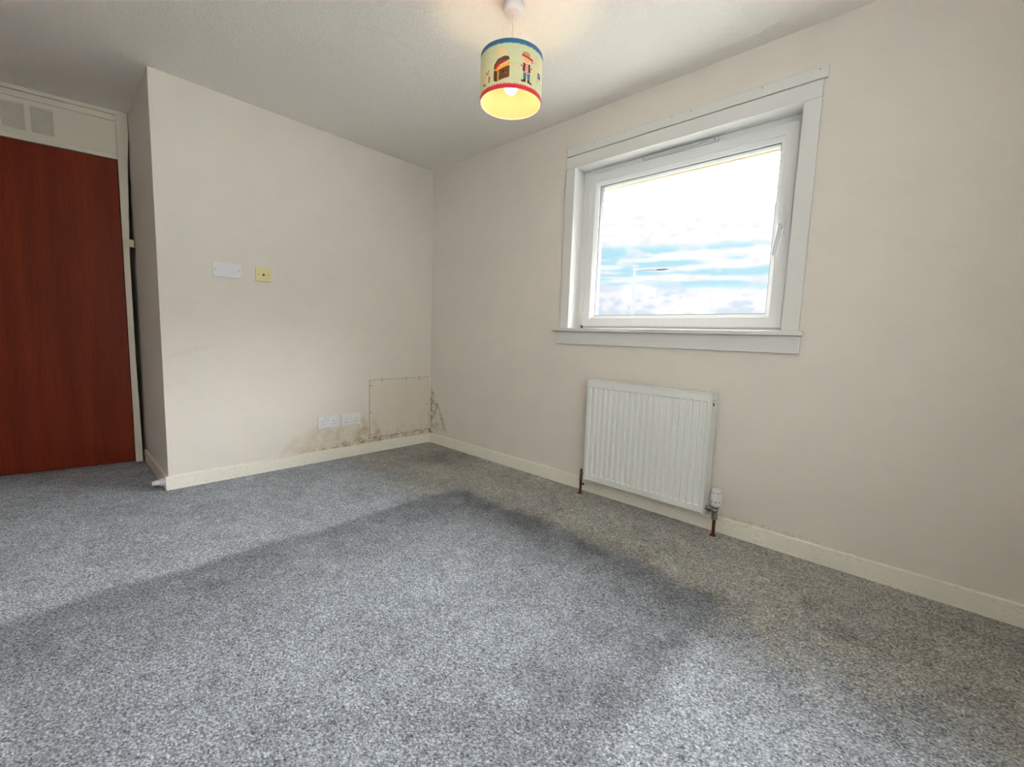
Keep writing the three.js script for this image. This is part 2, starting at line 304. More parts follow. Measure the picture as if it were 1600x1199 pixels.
  put('end_block', rbox(-0.018, 0.009, -0.009, 0.009, 2.190, 2.236, 0.003), silver, rb);
  put('end_block', rbox(-0.015, 0.009, -0.009, 0.009, 1.832, 1.850, 0.003), silver, rb);
  put('stud', cyl(0.004, 0.004, 0.004, 10).rotateZ(Math.PI / 2).translate(-0.018, 0, 2.222), gasket, rb);
  put('stud', cyl(0.003, 0.003, 0.004, 10).rotateZ(Math.PI / 2).translate(-0.015, 0, 1.841), gasket, rb);
  for (const [y0, y1] of [[1.878, 1.937], [1.030, 1.105]]) {
    const h = group('hinge', [0, 0, 0], w);
    put('knuckle', cyl(0.0065, 0.0065, y1 - y0 - 0.016, 14).translate(0.080, (y0 + y1) / 2 + 0.008, 1.478), upvc, h);
    put('knuckle', cyl(0.006, 0.006, 0.013, 14).translate(0.080, y0 + 0.0055, 1.478), upvc, h);
    put('leaf', rbox(0.075, 0.0885, y0 + 0.004, y1 - 0.002, 1.474, 1.490, 0.002), upvc, h);
  }
  put('hinge_foot', rbox(0.076, 0.089, 1.006, 1.026, 1.471, 1.484, 0.003), brass, w);
}
// fill window added behind the camera; its blind spreads skylight over the walls
{
  const w = structure(group('window_2'), 'white two light window with a drawn blind, added unseen as a fill source opposite the hatch wall', 'window');
  const bar = (x0, x1, y0, y1) => put('frame_bar', rbox(x0, x1, y0, y1, ZR + 0.23, ZR + 0.29, 0.004), upvc, w), mid = (RX0 + RX1) / 2;
  bar(RX0 + 0.001, RX0 + 0.065, RY0 + 0.001, RY1 - 0.001); bar(RX1 - 0.065, RX1 - 0.001, RY0 + 0.001, RY1 - 0.001); bar(mid - 0.04, mid + 0.04, RY0 + 0.066, RY1 - 0.066);
  bar(RX0 + 0.066, RX1 - 0.066, RY0 + 0.001, RY0 + 0.065); bar(RX0 + 0.066, RX1 - 0.066, RY1 - 0.065, RY1 - 0.001);
  for (const [a, b] of [[RX0 + 0.06, mid - 0.035], [mid + 0.035, RX1 - 0.06]]) put('glass_pane', box(a, b, RY0 + 0.06, RY1 - 0.06, ZR + 0.258, ZR + 0.262), glassMat, w);
  const fillVoile = new THREE.MeshPhysicalMaterial({ color: rgb(0.9, 0.9, 0.89), roughness: 1, transmission: 0.6, thickness: 0, side: THREE.DoubleSide });
  put('fill_blind', new THREE.PlaneGeometry(RX1 - RX0 - 0.01, RY1 - RY0 - 0.05).translate(mid, (RY0 + RY1) / 2 + 0.02, ZR + 0.21), fillVoile, w).userData.label = 'translucent white blind, added to diffuse the fill light';
  put('fill_blind_roller', cyl(0.018, 0.018, RX1 - RX0 - 0.01, 20).rotateZ(Math.PI / 2).translate(mid, RY1 - 0.022, ZR + 0.206), upvc, w);
  put('fill_blind_rail', rbox(RX0 + 0.006, RX1 - 0.006, RY0 + 0.03, RY0 + 0.05, ZR + 0.202, ZR + 0.214, 0.003), upvc, w);
  put('sill', rbox(RX0 - 0.04, RX1 + 0.05, RY0 - 0.024, RY0 - 0.001, ZR - 0.04, ZR - 0.0005, 0.004), gloss, w);
}
// eaves outside, above the window
{
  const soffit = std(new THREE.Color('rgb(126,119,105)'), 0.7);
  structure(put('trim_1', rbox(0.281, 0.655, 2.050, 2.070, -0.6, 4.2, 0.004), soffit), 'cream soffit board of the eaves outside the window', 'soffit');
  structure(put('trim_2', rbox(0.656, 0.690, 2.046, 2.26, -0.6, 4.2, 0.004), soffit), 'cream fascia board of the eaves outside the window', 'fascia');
}

// ------------------------------------------------------------------ door with louvred transom, set at a slight angle across the alcove
{
  const ang = -9 * Math.PI / 180, D = structure(group('door_1', [-A, 0, -0.775]), 'dark mahogany veneered flush door in a cream frame with louvred panel above', 'door');
  D.rotation.y = Math.PI + ang;                     // local +x runs along the door away from the corner; local -z faces the room
  // local frame: x = distance from the corner along the front, z < 0 towards the room
  const grainMap = dataMap(512, 1024, (u, v) => {
    const x = u * 0.8, y = v * 2; const warp = 0.02 * fbm(x * 2, y * 0.6, 2);
    const big = fbm((x + warp) * 7, y * 0.35, 3), line = fbm((x + warp) * 130, y * 1.6, 3), pore = sstep(0.22, 0.5, fbm(x * 420, y * 9, 2));
    const L = 1 + 0.14 * big + 0.16 * line - 0.16 * pore;
    return [108 * L, 39 * L * (1 + 0.06 * big), 14 * L];
  });
  grainMap.wrapS = grainMap.wrapT = THREE.MirroredRepeatWrapping; grainMap.repeat.set(1 / 0.8, 1 / 2);
  const wood = new THREE.MeshPhysicalMaterial({ map: grainMap, roughness: 0.5, specularIntensity: 0.3 });
  const leafShape = poly([[0.064, 0.007], [0.826, 0.007], [0.826, 1.972], [0.064, 1.972]]);
  const leaf = put('door_leaf', bevelled(leafShape, 0.036, 0.0015).translate(0, 0, -0.004), wood, D); leaf.userData.label = 'dark red brown wood veneer';
  put('frame_post', bevelled(poly([[0.060, 0], [0.0235, 0], [0.0235, 0.08], [0.030, 0.7], [0.0300, 1.38], [0.014, 1.95], [0.0015, 2.157], [0.0015, H - 0.001], [0.060, H - 0.001]].reverse()), 0.055, 0.002).translate(0, 0, -0.012), paintedWood, D);
  put('frame_post', rbox(0.830, 0.875, 0, H - 0.001, -0.012, 0.043, 0.002), paintedWood, D);
  put('packing_block', rbox(0.004, 0.054, 1.438, 1.486, -0.022, 0.02, 0.003), std(new THREE.Color('rgb(214,206,170)'), 0.55), D);
  put('infill', rbox(0.876, 1.06, 0, H - 0.001, 0.0, 0.04, 0.002), paintedWood, D);
  put('door_head', rbox(0.060, 0.830, 1.976, 2.006, -0.010, 0.043, 0.003), paintedWood, D);
  put('bead', rbox(0.066, 0.275, 2.0065, 2.012, -0.006, 0.003, 0.002), paintedWood, D);
  const panel = new THREE.Shape([[0.060, 2.0065], [0.830, 2.0065], [0.830, 2.207], [0.060, 2.207]].map((p) => new THREE.Vector2(...p)));
  const vents = []; for (let k = 0; k < 4; k++) vents.push([0.338 + k * 0.117, 0.338 + k * 0.117 + 0.092]);
  for (const [a, b] of vents) panel.holes.push(new THREE.Path([[a, 2.033], [b, 2.033], [b, 2.178], [a, 2.178]].map((p) => new THREE.Vector2(...p))));
  put('transom_panel', new THREE.ExtrudeGeometry(panel, { depth: 0.012, bevelEnabled: false }), paintedWood, D);
  for (const [a, b] of vents) {
    const v = group('vent_grille', [0, 0, 0], D);
    for (let k = 0; k < 11; k++) { const s = rbox(a, b, -0.0045, 0.0045, -0.002, 0.002, 0.001, 1).rotateX(0); const m = put('slat', rbox(a + 0.0005, b - 0.0005, -0.0062, 0.0062, -0.0011, 0.0011, 0.0008, 1), paintedWood, v); m.rotation.x = -0.7; m.position.set(0, 2.040 + k * 0.0132, 0.006); }
    put('vent_backing', box(a - 0.004, b + 0.004, 2.026, 2.184, 0.0155, 0.0185), std(new THREE.Color('rgb(150,140,126)'), 0.9), v);
  }
  put('rail', rbox(0.060, 0.830, 2.2085, 2.243, -0.004, 0.03, 0.002), paintedWood, D);
  put('rail', rbox(0.060, 0.830, 2.2455, H - 0.001, -0.010, 0.03, 0.002), paintedWood, D);
}
// ------------------------------------------------------------------ door stop on the skirting end
{
  const g = thing(group('door_stop', [-A - TB, 0.043, -0.03]), 'white stepped rubber door stop screwed to the skirting end beside the door', 'door stop');
  put('base', cyl(0.023, 0.021, 0.022, 24).rotateZ(Math.PI / 2).translate(-0.011, 0, 0), plastic, g);
  put('neck', cyl(0.016, 0.015, 0.020, 24).rotateZ(Math.PI / 2).translate(-0.032, 0, 0), plastic, g);
  put('rubber_tip', cyl(0.013, 0.0135, 0.016, 24).rotateZ(Math.PI / 2).translate(-0.050, 0, 0), paintedWood, g);
}

// ------------------------------------------------------------------ access hatch
{
  const g = thing(group('access_panel', [0, 0, 0]), 'square painted access hatch screwed to the wall in the damp corner', 'access panel');
  const hatchMap = dataMap(512, 512, (u, v) => { const x = -0.576 + u * 0.553, y = 0.112 + v * 0.457; let c = WALL.map((q, n) => q * [0.985, 0.972, 0.945][n] * (1 + 0.012 * fbm(x * 4, y * 4, 3))); const b = fbm(x * 9 + 4, y * 9, 4), f = fbm(x * 36, y * 36, 3); c = damp(c, (Math.exp(-Math.pow((x + 0.53) / 0.06, 2)) * sstep(0.33, 0.12, y)) * (0.5 + b + 0.4 * f), [0.85, 0.80, 0.70]); c = damp(c, Math.exp(-Math.pow((y - 0.112) / 0.008, 2)) * (0.4 + b + f), [0.72, 0.63, 0.52]); c = damp(c, 0.3 * sstep(0.1, 0.4, b) * sstep(0.3, 0.12, y), [0.86, 0.82, 0.74]); return c; });
  const s = poly([[0, 0], [0.553, 0], [0.553, 0.457], [0, 0.457]]);
  const bg = bevelled(s, 0.002, 0.0015); hatchMap.repeat.set(1 / 0.553, 1 / 0.457);
  put('board', bg.translate(-0.576, 0.112, 0.0015), std(0xffffff, 0.7, { map: hatchMap }), g);
  // shadow gap painted as a slightly larger dark brown sheet behind the board
  put('gap_shade', box(-0.5778, -0.0205, 0.1095, 0.5710, 0.0002, 0.0014), std(new THREE.Color('rgb(100,88,70)'), 0.9), g);
  for (const [x, y] of [[-0.470, 0.560], [-0.250, 0.558], [-0.122, 0.556], [-0.036, 0.534], [-0.040, 0.339], [-0.037, 0.147], [-0.563, 0.526], [-0.566, 0.316], [-0.566, 0.139], [-0.475, 0.120], [-0.293, 0.122], [-0.135, 0.122], [-0.052, 0.124]]) put('screw', lathe([[0, 0.0022], [0.0025, 0.0019], [0.0045, 0.0008], [0.0048, 0]], 12).rotateX(Math.PI / 2).translate(x, y, 0.0050), screwMat, g);
  for (const [x, y] of [[-0.470, 0.584], [-0.245, 0.580], [-0.125, 0.578]]) put('screw', lathe([[0, 0.0022], [0.0025, 0.0019], [0.0040, 0.0008], [0.0042, 0]], 12).rotateX(Math.PI / 2).translate(x, y, 0.0002), screwMat, g);
}
{ // ragged cable hole at the corner
  const m = put('cable_stub', new THREE.TubeGeometry(new THREE.CatmullRomCurve3([[-0.012, 0.080, 0.0125], [-0.009, 0.095, 0.010], [-0.012, 0.112, 0.006], [-0.020, 0.116, 0.003]].map((p) => new THREE.Vector3(...p))), 16, 0.004, 8), std(new THREE.Color('rgb(82,62,42)'), 0.7));
  thing(m, 'short brown cable poking out above the skirting in the room corner', 'cable');
}

// ------------------------------------------------------------------ sockets and plates
function roundedRect(w, h, r) { const s = new THREE.Shape(), x = -w / 2, y = -h / 2; s.moveTo(x + r, y); s.lineTo(x + w - r, y); s.quadraticCurveTo(x + w, y, x + w, y + r); s.lineTo(x + w, y + h - r); s.quadraticCurveTo(x + w, y + h, x + w - r, y + h); s.lineTo(x + r, y + h); s.quadraticCurveTo(x, y + h, x, y + h - r); s.lineTo(x, y + r); s.quadraticCurveTo(x, y, x + r, y); return s; }
const plate = (w, h, d) => bevelled(roundedRect(w, h, 0.004), d - 0.003, 0.0015).translate(0, 0, 0.0015);
function doubleSocket(x, y, label, on) {
  const g = thing(group('double_socket', [x, y, 0]), label, 'socket');
  const s = roundedRect(0.146, 0.086, 0.004);
  const hole = (cx, cy, w, h) => s.holes.push(new THREE.Path([[cx - w / 2, cy - h / 2], [cx + w / 2, cy - h / 2], [cx + w / 2, cy + h / 2], [cx - w / 2, cy + h / 2]].map((p) => new THREE.Vector2(...p))));
  for (const c of [-0.0385, 0.0385]) { hole(c, 0.005, 0.005, 0.009); hole(c - 0.0112, -0.0165, 0.0075, 0.005); hole(c + 0.0112, -0.0165, 0.0075, 0.005); }
  put('face_plate', bevelled(s, 0.007, 0.001).translate(0, 0, 0.001), plastic, g);
  put('socket_cavity', box(-0.066, 0.066, -0.036, 0.036, 0.0004, 0.003), dark, g);
  for (const [k, c] of [[0, -0.0125], [1, 0.0125]]) { const r = put('rocker_switch', rbox(-0.0085, 0.0085, -0.0125, 0.0125, -0.003, 0.004, 0.0015), plastic, g); r.position.set(c, 0.022, 0.0085); r.rotation.x = on[k] ? 0.22 : -0.22; }
  put('switch_surround', rbox(-0.024, 0.024, 0.0065, 0.0375, 0.0075, 0.0089, 0.0005), std(new THREE.Color('rgb(216,214,218)'), 0.35), g);
  for (const c of [-0.0605, 0.0605]) put('screw', lathe([[0, 0.0016], [0.0028, 0.0012], [0.0032, 0]], 14).rotateX(Math.PI / 2).translate(c, 0, 0.009), std(new THREE.Color('rgb(190,188,190)'), 0.4), g);
  return g;
}
doubleSocket(-0.9015, 0.284, 'white double switched socket further from the access hatch', [true, false]);
doubleSocket(-0.7290, 0.2825, 'white double switched socket next to the access hatch', [false, false]);
{
  const g = thing(group('blank_plate', [-1.4965, 1.2760, 0]), 'white blank double wall plate beside the cream aerial socket', 'wall plate');
  put('face_plate', plate(0.146, 0.086, 0.009), plastic, g);
  for (const c of [-0.0605, 0.0605]) put('screw', lathe([[0, 0.0016], [0.0028, 0.0012], [0.0034, 0]], 14).rotateX(Math.PI / 2).translate(c, 0.002, 0.009), std(new THREE.Color('rgb(168,164,160)'), 0.4), g);
}
{
  const g = thing(group('aerial_socket', [-1.3015, 1.2730, 0]), 'square cream aerial socket with a dark centre hole', 'aerial socket');
  put('face_plate', plate(0.086, 0.084, 0.011), creamPlastic, g);
  put('collar', lathe([[0.0065, 0], [0.0105, 0], [0.0105, 0.0022], [0.0085, 0.0030], [0.0065, 0.0030], [0.0065, 0]], 28).rotateX(Math.PI / 2).translate(0, 0, 0.011), creamPlastic, g);
  put('hole', cyl(0.0066, 0.0066, 0.002, 24).rotateX(Math.PI / 2).translate(0, 0, 0.0115), dark, g);
  for (const c of [-0.0302, 0.0302]) put('screw', lathe([[0, 0.0016], [0.0028, 0.0012], [0.0034, 0]], 14).rotateX(Math.PI / 2).translate(c, 0, 0.011), std(new THREE.Color('rgb(150,140,110)'), 0.4), g);
}

// ------------------------------------------------------------------ radiator
{
  const g = thing(group('radiator', [0, 0, 1.668]), 'white ribbed panel radiator with copper pipes under the window', 'radiator');
  const W = 0.698, y0 = 0.1025, y1 = 0.7025, xf = -0.104, xb = -0.022, N = 20, c0 = 0.031, pitch = 0.0334;
  // pressed front panel: recessed flutes with sloping ends
  const zs = [0.010, 0.016]; for (let k = 0; k < N; k++) { const c = c0 + k * pitch; zs.push(c - 0.0135, c - 0.0070, c + 0.0070, c + 0.0135); } zs.push(W - 0.016, W - 0.010);
  const zsorted = [...new Set(zs.map((z) => +z.toFixed(5)))].sort((a, b) => a - b);
  const ys = [y0 + 0.010, y0 + 0.036, y0 + 0.044, y1 - 0.0455, y1 - 0.041, y1 - 0.010];
  const deep = (z, y) => { let d = 1; for (let k = 0; k < N; k++) { const c = c0 + k * pitch, a = Math.abs(z - c); d = Math.min(d, clamp((a - 0.0070) / 0.0065)); } const e = clamp(Math.min((y - ys[1]) / (ys[2] - ys[1]), (ys[4] - y) / (ys[4] - ys[3]))); return 0.0078 * (1 - d) * e; };
  const pos = [], uv = [], idx = [];
  for (const y of ys) for (const z of zsorted) { pos.push(xf + deep(z, y), y, z); uv.push(z, y); }
  const nz = zsorted.length; for (let j = 0; j + 1 < ys.length; j++) for (let i = 0; i + 1 < nz; i++) { const a = j * nz + i, b = a + 1, c = a + nz, d = c + 1; idx.push(a, b, d, a, d, c); }
  const pg = new THREE.BufferGeometry(); pg.setAttribute('position', new THREE.Float32BufferAttribute(pos, 3)); pg.setAttribute('uv', new THREE.Float32BufferAttribute(uv, 2)); pg.setIndex(idx); pg.computeVertexNormals();
  if (pg.attributes.normal.getX(0) > 0) flip(pg);
  const fp = put('front_panel', toCreasedNormals(pg.toNonIndexed(), 0.35), radWhite, g);
  put('panel_body', box(xf + 0.0095, xf + 0.020, y0 + 0.006, y1 - 0.012, 0.006, W - 0.006), radWhite, fp);
  put('panel_edge', rbox(xf + 0.0005, xf + 0.009, y0 + 0.004, y0 + 0.0108, 0.004, W - 0.004, 0.003), radWhite, fp);
  put('rear_panel', rbox(xb - 0.012, xb, y0, y1 - 0.008, 0.004, W - 0.004, 0.004), radWhite, g);
  put('convector_fins', box(xf + 0.021, xb - 0.013, y0 + 0.03, y1 - 0.03, 0.02, W - 0.02), radWhite, g);
  // end covers, the one by the valve with its vent opening
  const cover = roundedRect(0.08, 0.6, 0.006); cover.holes.push(new THREE.Path().absarc(-0.006, 0.250, 0.0165, 0, Math.PI * 2, true));
  const endCover = (z, hole) => put('end_cover', bevelled(hole ? cover : roundedRect(0.08, 0.6, 0.006), 0.002, 0.001).translate((xf + xb) / 2 - 0.001, (y0 + y1) / 2, z), radWhite, g);
  endCover(0.001, false); endCover(W - 0.003, true);
  put('end_flange', rbox(xf - 0.0025, xf + 0.004, y0, y1, 0, 0.0085, 0.002), radWhite, g);
  put('end_flange', rbox(xf - 0.0025, xf + 0.004, y0, y1, W - 0.0085, W, 0.002), radWhite, g);
  put('vent_recess', box(-0.090, -0.050, y1 - 0.068, y1 - 0.032, W - 0.022, W - 0.0065), dark, g);
  put('vent_plug', merged([cyl(0.0075, 0.007, 0.016, 18).rotateX(Math.PI / 2), cyl(0.0042, 0.0042, 0.024, 6).rotateX(Math.PI / 2)]).translate(-0.058, y1 - 0.047, W + 0.002), radWhite, g);
  // top grille
  const tg = group('top_grille', [0, y1, 0], g);
  put('grille_frame', rbox(xf - 0.0025, xf + 0.008, -0.009, 0.001, 0.008, W - 0.008, 0.002), radWhite, tg);
  put('grille_frame', rbox(xb - 0.010, xb, -0.008, 0.001, 0.004, W - 0.004, 0.002), radWhite, tg);
  for (let k = 0; k < 28; k++) put('slat', box(xf + 0.008, xb - 0.010, -0.003, 0.0005, 0, 0.011), radWhite, tg).position.z = 0.016 + k * 0.0238;
  put('grille_rail', box(-0.066, -0.060, -0.0045, -0.0005, 0.008, W - 0.008), radWhite, tg);
  // thermostatic valve and pipe
  const v = group('thermostatic_valve', [-0.068, 0, 0.742], g);
  const head = put('valve_head', lathe([[0, 0.2345], [0.017, 0.2345], [0.0205, 0.2325], [0.0215, 0.222], [0.0225, 0.207], [0.0245, 0.205], [0.0250, 0.186], [0.0245, 0.166], [0.0215, 0.155], [0.017, 0.151], [0, 0.151]].reverse(), 36), plastic, v);
  head.userData.label = 'white ribbed control head';
  for (let k = 0; k < 12; k++) { const a = k / 12 * Math.PI * 2; put('grip_dimple', rbox(-0.0022, 0.0022, 0.214, 0.222, 0.0200, 0.0219, 0.0008, 1).rotateY(a), std(new THREE.Color('rgb(150,148,142)'), 0.6), head); }
  for (let k = 0; k < 8; k++) { const a = (k + 0.35) / 8 * Math.PI * 2; put('number_mark', rbox(-0.0035, 0.0035, 0.1735, 0.1775, 0.0240, 0.02515, 0.0003, 1).rotateY(a), dark, head); }
  put('collar', lathe([[0, 0.138], [0.0165, 0.138], [0.0175, 0.142], [0.0175, 0.149], [0.015, 0.152], [0, 0.152]], 28), chrome, v);
  put('valve_body', merged([cyl(0.0125, 0.0125, 0.05, 20).translate(0, 0.117, 0), cyl(0.0105, 0.0105, 0.034, 20).rotateX(Math.PI / 2).translate(0, 0.130, -0.022), cyl(0.0145, 0.0145, 0.013, 6).rotateX(Math.PI / 2).translate(0, 0.130, -0.026), new THREE.SphereGeometry(0.0155, 20, 14).translate(0, 0.128, 0)]), chrome, v);
  put('tail_nut', cyl(0.0115, 0.0115, 0.018, 6).rotateX(Math.PI / 2).translate(0, 0.130, -0.041), chrome, v);
  put('compression_nut', merged([cyl(0.0145, 0.0145, 0.017, 6).translate(0, 0.095, 0), cyl(0.0125, 0.0145, 0.004, 20).translate(0, 0.0845, 0)]), chrome, v);
  put('pipe', cyl(0.0078, 0.0078, 0.094, 18).translate(0, 0.047, 0), copper, v);
  put('pipe_collar', lathe([[0.0078, 0.0005], [0.017, 0.0005], [0.013, 0.004], [0.0078, 0.007]], 20), copper, v);
  // lockshield valve and pipe at the other end
  const l = group('lockshield_valve', [-0.072, 0, -0.036], g);
  put('cap', lathe([[0, 0.088], [0.0095, 0.088], [0.0095, 0.112], [0.0075, 0.128], [0.0085, 0.130], [0.0085, 0.150], [0.006, 0.154], [0, 0.154]], 20), brass, l);
  put('valve_body', cyl(0.0075, 0.0075, 0.036, 16).rotateX(Math.PI / 2).translate(0, 0.130, 0.018), brass, l);
  put('compression_nut', cyl(0.0115, 0.0115, 0.014, 6).translate(0, 0.092, 0), brass, l);
  put('pipe', cyl(0.0078, 0.0078, 0.088, 18).translate(0, 0.044, 0), copper, l);
  put('drain_plug', merged([cyl(0.0045, 0.0045, 0.024, 12).rotateX(Math.PI / 2).translate(0, 0.062, 0.012), cyl(0.007, 0.007, 0.008, 6).rotateX(Math.PI / 2).translate(0, 0.062, 0.018)]), std(new THREE.Color('rgb(38,32,30)'), 0.6), l);
  put('pipe_collar', lathe([[0.0078, 0.0005], [0.016, 0.0005], [0.012, 0.004], [0.0078, 0.007]], 20), copper, l);
  // wall brackets that carry it
  for (const z of [0.12, W - 0.12]) put('bracket', rbox(xb - 0.002, 0, 0.20, 0.60, z - 0.015, z + 0.015, 0.002), radWhite, g);
}

// ------------------------------------------------------------------ pendant lamp
{
  const lx = -0.891, lz = 1.7301, g = thing(group('pendant_lamp', [lx, 0, lz]), 'ceiling pendant with a drum shade printed with a pirate scene', 'pendant lamp');
  put('ceiling_rose', lathe([[0, 2.233], [0.006, 2.2325], [0.034, 2.2345], [0.0385, 2.238], [0.040, 2.244], [0.042, H - 0.0005], [0, H - 0.0005]], 40), plastic, g);
  put('cord', cyl(0.0028, 0.0028, 0.20, 10).translate(0, 2.138, 0), std(new THREE.Color('rgb(226,220,206)'), 0.5), g);
  const holder = put('bulb_holder', lathe([[0, 2.055], [0.008, 2.055], [0.016, 2.043], [0.018, 2.020], [0.0185, 1.990], [0, 1.990]], 28), plastic, g);
  put('shade_ring', lathe([[0.014, 2.006], [0.026, 2.006], [0.026, 2.010], [0.014, 2.010], [0.014, 2.006]], 28), plastic, holder);
  const shade = group('lamp_shade', [0, 0, 0], g);
  const wire = std(new THREE.Color('rgb(225,222,214)'), 0.4);
  const R = 0.1262, y0 = 1.8905, y1 = 2.0680;
  for (let k = 0; k < 3; k++) { const a = k / 3 * Math.PI * 2 + 0.5; put('spider_arm', new THREE.TubeGeometry(new THREE.CatmullRomCurve3([new THREE.Vector3(0.02 * Math.cos(a), 2.008, 0.02 * Math.sin(a)), new THREE.Vector3(0.07 * Math.cos(a), 2.012, 0.07 * Math.sin(a)), new THREE.Vector3((R - 0.003) * Math.cos(a), y1 - 0.004, (R - 0.003) * Math.sin(a))]), 16, 0.0016, 8), wire, shade); }
  for (const y of [y0 + 0.002, y1 - 0.002]) put('wire_ring', new THREE.TorusGeometry(R - 0.0022, 0.0016, 8, 72).rotateX(Math.PI / 2).translate(0, y, 0), wire, shade);
  // printed cover
  const cv = document.createElement('canvas'); cv.width = 1536; cv.height = 344; const c = cv.getContext('2d'), rr = rng(5);
  c.fillStyle = '#d6e2bd'; c.fillRect(0, 0, 1536, 344);
  for (let k = 0; k < 260; k++) { c.fillStyle = k % 2 ? 'rgba(226,232,196,0.10)' : 'rgba(176,208,186,0.10)'; c.beginPath(); c.ellipse(rr() * 1536, rr() * 344, 20 + rr() * 60, 8 + rr() * 20, 0, 0, 7); c.fill(); }
  const ell = (x, y, a, b, f, t = 0) => { c.fillStyle = f; c.beginPath(); c.ellipse(x, y, a, b, t, 0, Math.PI * 2); c.fill(); };
  const pg = (pts, f) => { c.fillStyle = f; c.beginPath(); pts.forEach(([x, y], i) => i ? c.lineTo(x, y) : c.moveTo(x, y)); c.closePath(); c.fill(); };
  const brush = (y, h, col, dir) => { c.fillStyle = col; c.fillRect(0, y, 1536, h); for (let x = 0; x < 1536; x += 3) { const q = 2 + rr() * 8; c.fillRect(x, dir > 0 ? y + h : y - q, 1 + rr() * 4, q); } };
  const cloud = (x, y, s, col) => { for (const [a, b, r] of [[0, 0, 26], [-30, 8, 20], [28, 8, 20], [-52, 16, 12], [10, 14, 26]]) ell(x + a * s, y + b * s, r * s, r * 0.8 * s, col); };
  const chest = (x, y) => {      // open treasure chest, lid tipped back
    pg([[x - 62, y - 8], [x + 62, y - 34], [x + 62, y + 46], [x - 40, y + 72], [x - 62, y + 60]], '#6b4420');
    pg([[x - 62, y - 8], [x - 40, y + 2], [x - 40, y + 72], [x - 62, y + 60]], '#4e2f14');
    for (let k = 0; k < 3; k++) { c.strokeStyle = '#3c230e'; c.lineWidth = 3; c.beginPath(); c.moveTo(x - 40, y + 20 + k * 18); c.lineTo(x + 62, y - 8 + k * 18); c.stroke(); }
    pg([[x - 58, y - 16], [x - 20, y - 34], [x + 56, y - 52], [x + 60, y - 36], [x - 38, y - 2]], '#f0b63c');
    for (let k = 0; k < 16; k++) ell(x - 46 + k * 6.6, y - 14 - k * 1.9 - rr() * 12, 7, 6, k % 3 ? '#f6d264' : '#e08a2c');
    pg([[x - 64, y - 16], [x - 58, y - 52], [x - 30, y - 84], [x + 20, y - 100], [x + 52, y - 98], [x + 64, y - 76], [x + 10, y - 56], [x - 40, y - 22]], '#5a3a1c');
    pg([[x - 58, y - 16], [x - 38, y - 44], [x + 10, y - 66], [x + 62, y - 78], [x + 40, y - 62], [x - 10, y - 42], [x - 42, y - 14]], '#cc2f2c');
    c.strokeStyle = '#8a6030'; c.lineWidth = 3; for (const q of [0.3, 0.6]) { c.beginPath(); c.moveTo(x - 58 + q * 60, y - 40 - q * 40); c.lineTo(x - 30 + q * 60, y - 66 - q * 26); c.stroke(); }
    pg([[x - 30, y + 0], [x - 20, y - 3], [x - 20, y + 66], [x - 30, y + 69]], '#d8a94a'); ell(x + 14, y + 4, 8, 9, '#3a220e'); ell(x + 36, y + 20, 7, 6, '#8d6432');
  };
  const sailor = (x, y) => {     // child in a headscarf, striped top, waistcoat, rolled trousers and boots
    ell(x, y + 62, 33, 30, '#f2cf9f'); ell(x - 32, y + 66, 6, 8, '#f2cf9f'); ell(x + 32, y + 66, 6, 8, '#f2cf9f');
    ell(x - 4, y + 30, 34, 20, '#b8a06a'); pg([[x - 42, y + 30], [x - 18, y + 36], [x + 36, y + 44], [x + 40, y + 60], [x, y + 52], [x - 42, y + 46]], '#d3262e');
    ell(x + 44, y + 50, 10, 7, '#d3262e', 0.5); pg([[x + 42, y + 52], [x + 58, y + 70], [x + 48, y + 74], [x + 38, y + 58]], '#d3262e');
    ell(x - 12, y + 64, 2.5, 3.5, '#4a3020'); ell(x + 12, y + 66, 2.5, 3.5, '#4a3020'); c.strokeStyle = '#a0522d'; c.lineWidth = 2; c.beginPath(); c.arc(x, y + 72, 9, 0.3, 2.8); c.stroke();
    pg([[x - 30, y + 92], [x + 30, y + 92], [x + 34, y + 158], [x - 32, y + 158]], '#f4ead6'); for (let k = 0; k < 5; k++) { c.fillStyle = '#cf3a3a'; c.fillRect(x - 31, y + 96 + k * 13, 62, 6); }
    pg([[x - 32, y + 92], [x - 12, y + 92], [x - 16, y + 148], [x - 34, y + 146]], '#3c2a22'); pg([[x + 32, y + 92], [x + 12, y + 92], [x + 16, y + 148], [x + 34, y + 146]], '#3c2a22');
    pg([[x - 32, y + 94], [x - 62, y + 120], [x - 54, y + 132], [x - 28, y + 112]], '#e8d8c0'); pg([[x - 42, y + 103], [x - 50, y + 110], [x - 42, y + 122], [x - 34, y + 116]], '#cf3a3a'); ell(x - 64, y + 132, 9, 9, '#f2cf9f');
    pg([[x + 32, y + 94], [x + 60, y + 124], [x + 52, y + 134], [x + 28, y + 112]], '#e8d8c0'); pg([[x + 42, y + 105], [x + 50, y + 112], [x + 42, y + 122], [x + 36, y + 116]], '#cf3a3a'); pg([[x + 56, y + 124], [x + 82, y + 138], [x + 78, y + 146], [x + 52, y + 134]], '#f2cf9f');
    pg([[x - 28, y + 158], [x - 2, y + 158], [x - 4, y + 200], [x - 26, y + 200]], '#3f7191'); pg([[x + 4, y + 158], [x + 32, y + 158], [x + 28, y + 200], [x + 8, y + 200]], '#3f7191');
    pg([[x - 26, y + 200], [x - 6, y + 200], [x - 6, y + 222], [x - 44, y + 224], [x - 44, y + 212], [x - 26, y + 208]], '#4a2d1c'); pg([[x + 8, y + 200], [x + 28, y + 200], [x + 30, y + 210], [x + 50, y + 218], [x + 50, y + 228], [x + 8, y + 222]], '#4a2d1c');
  };
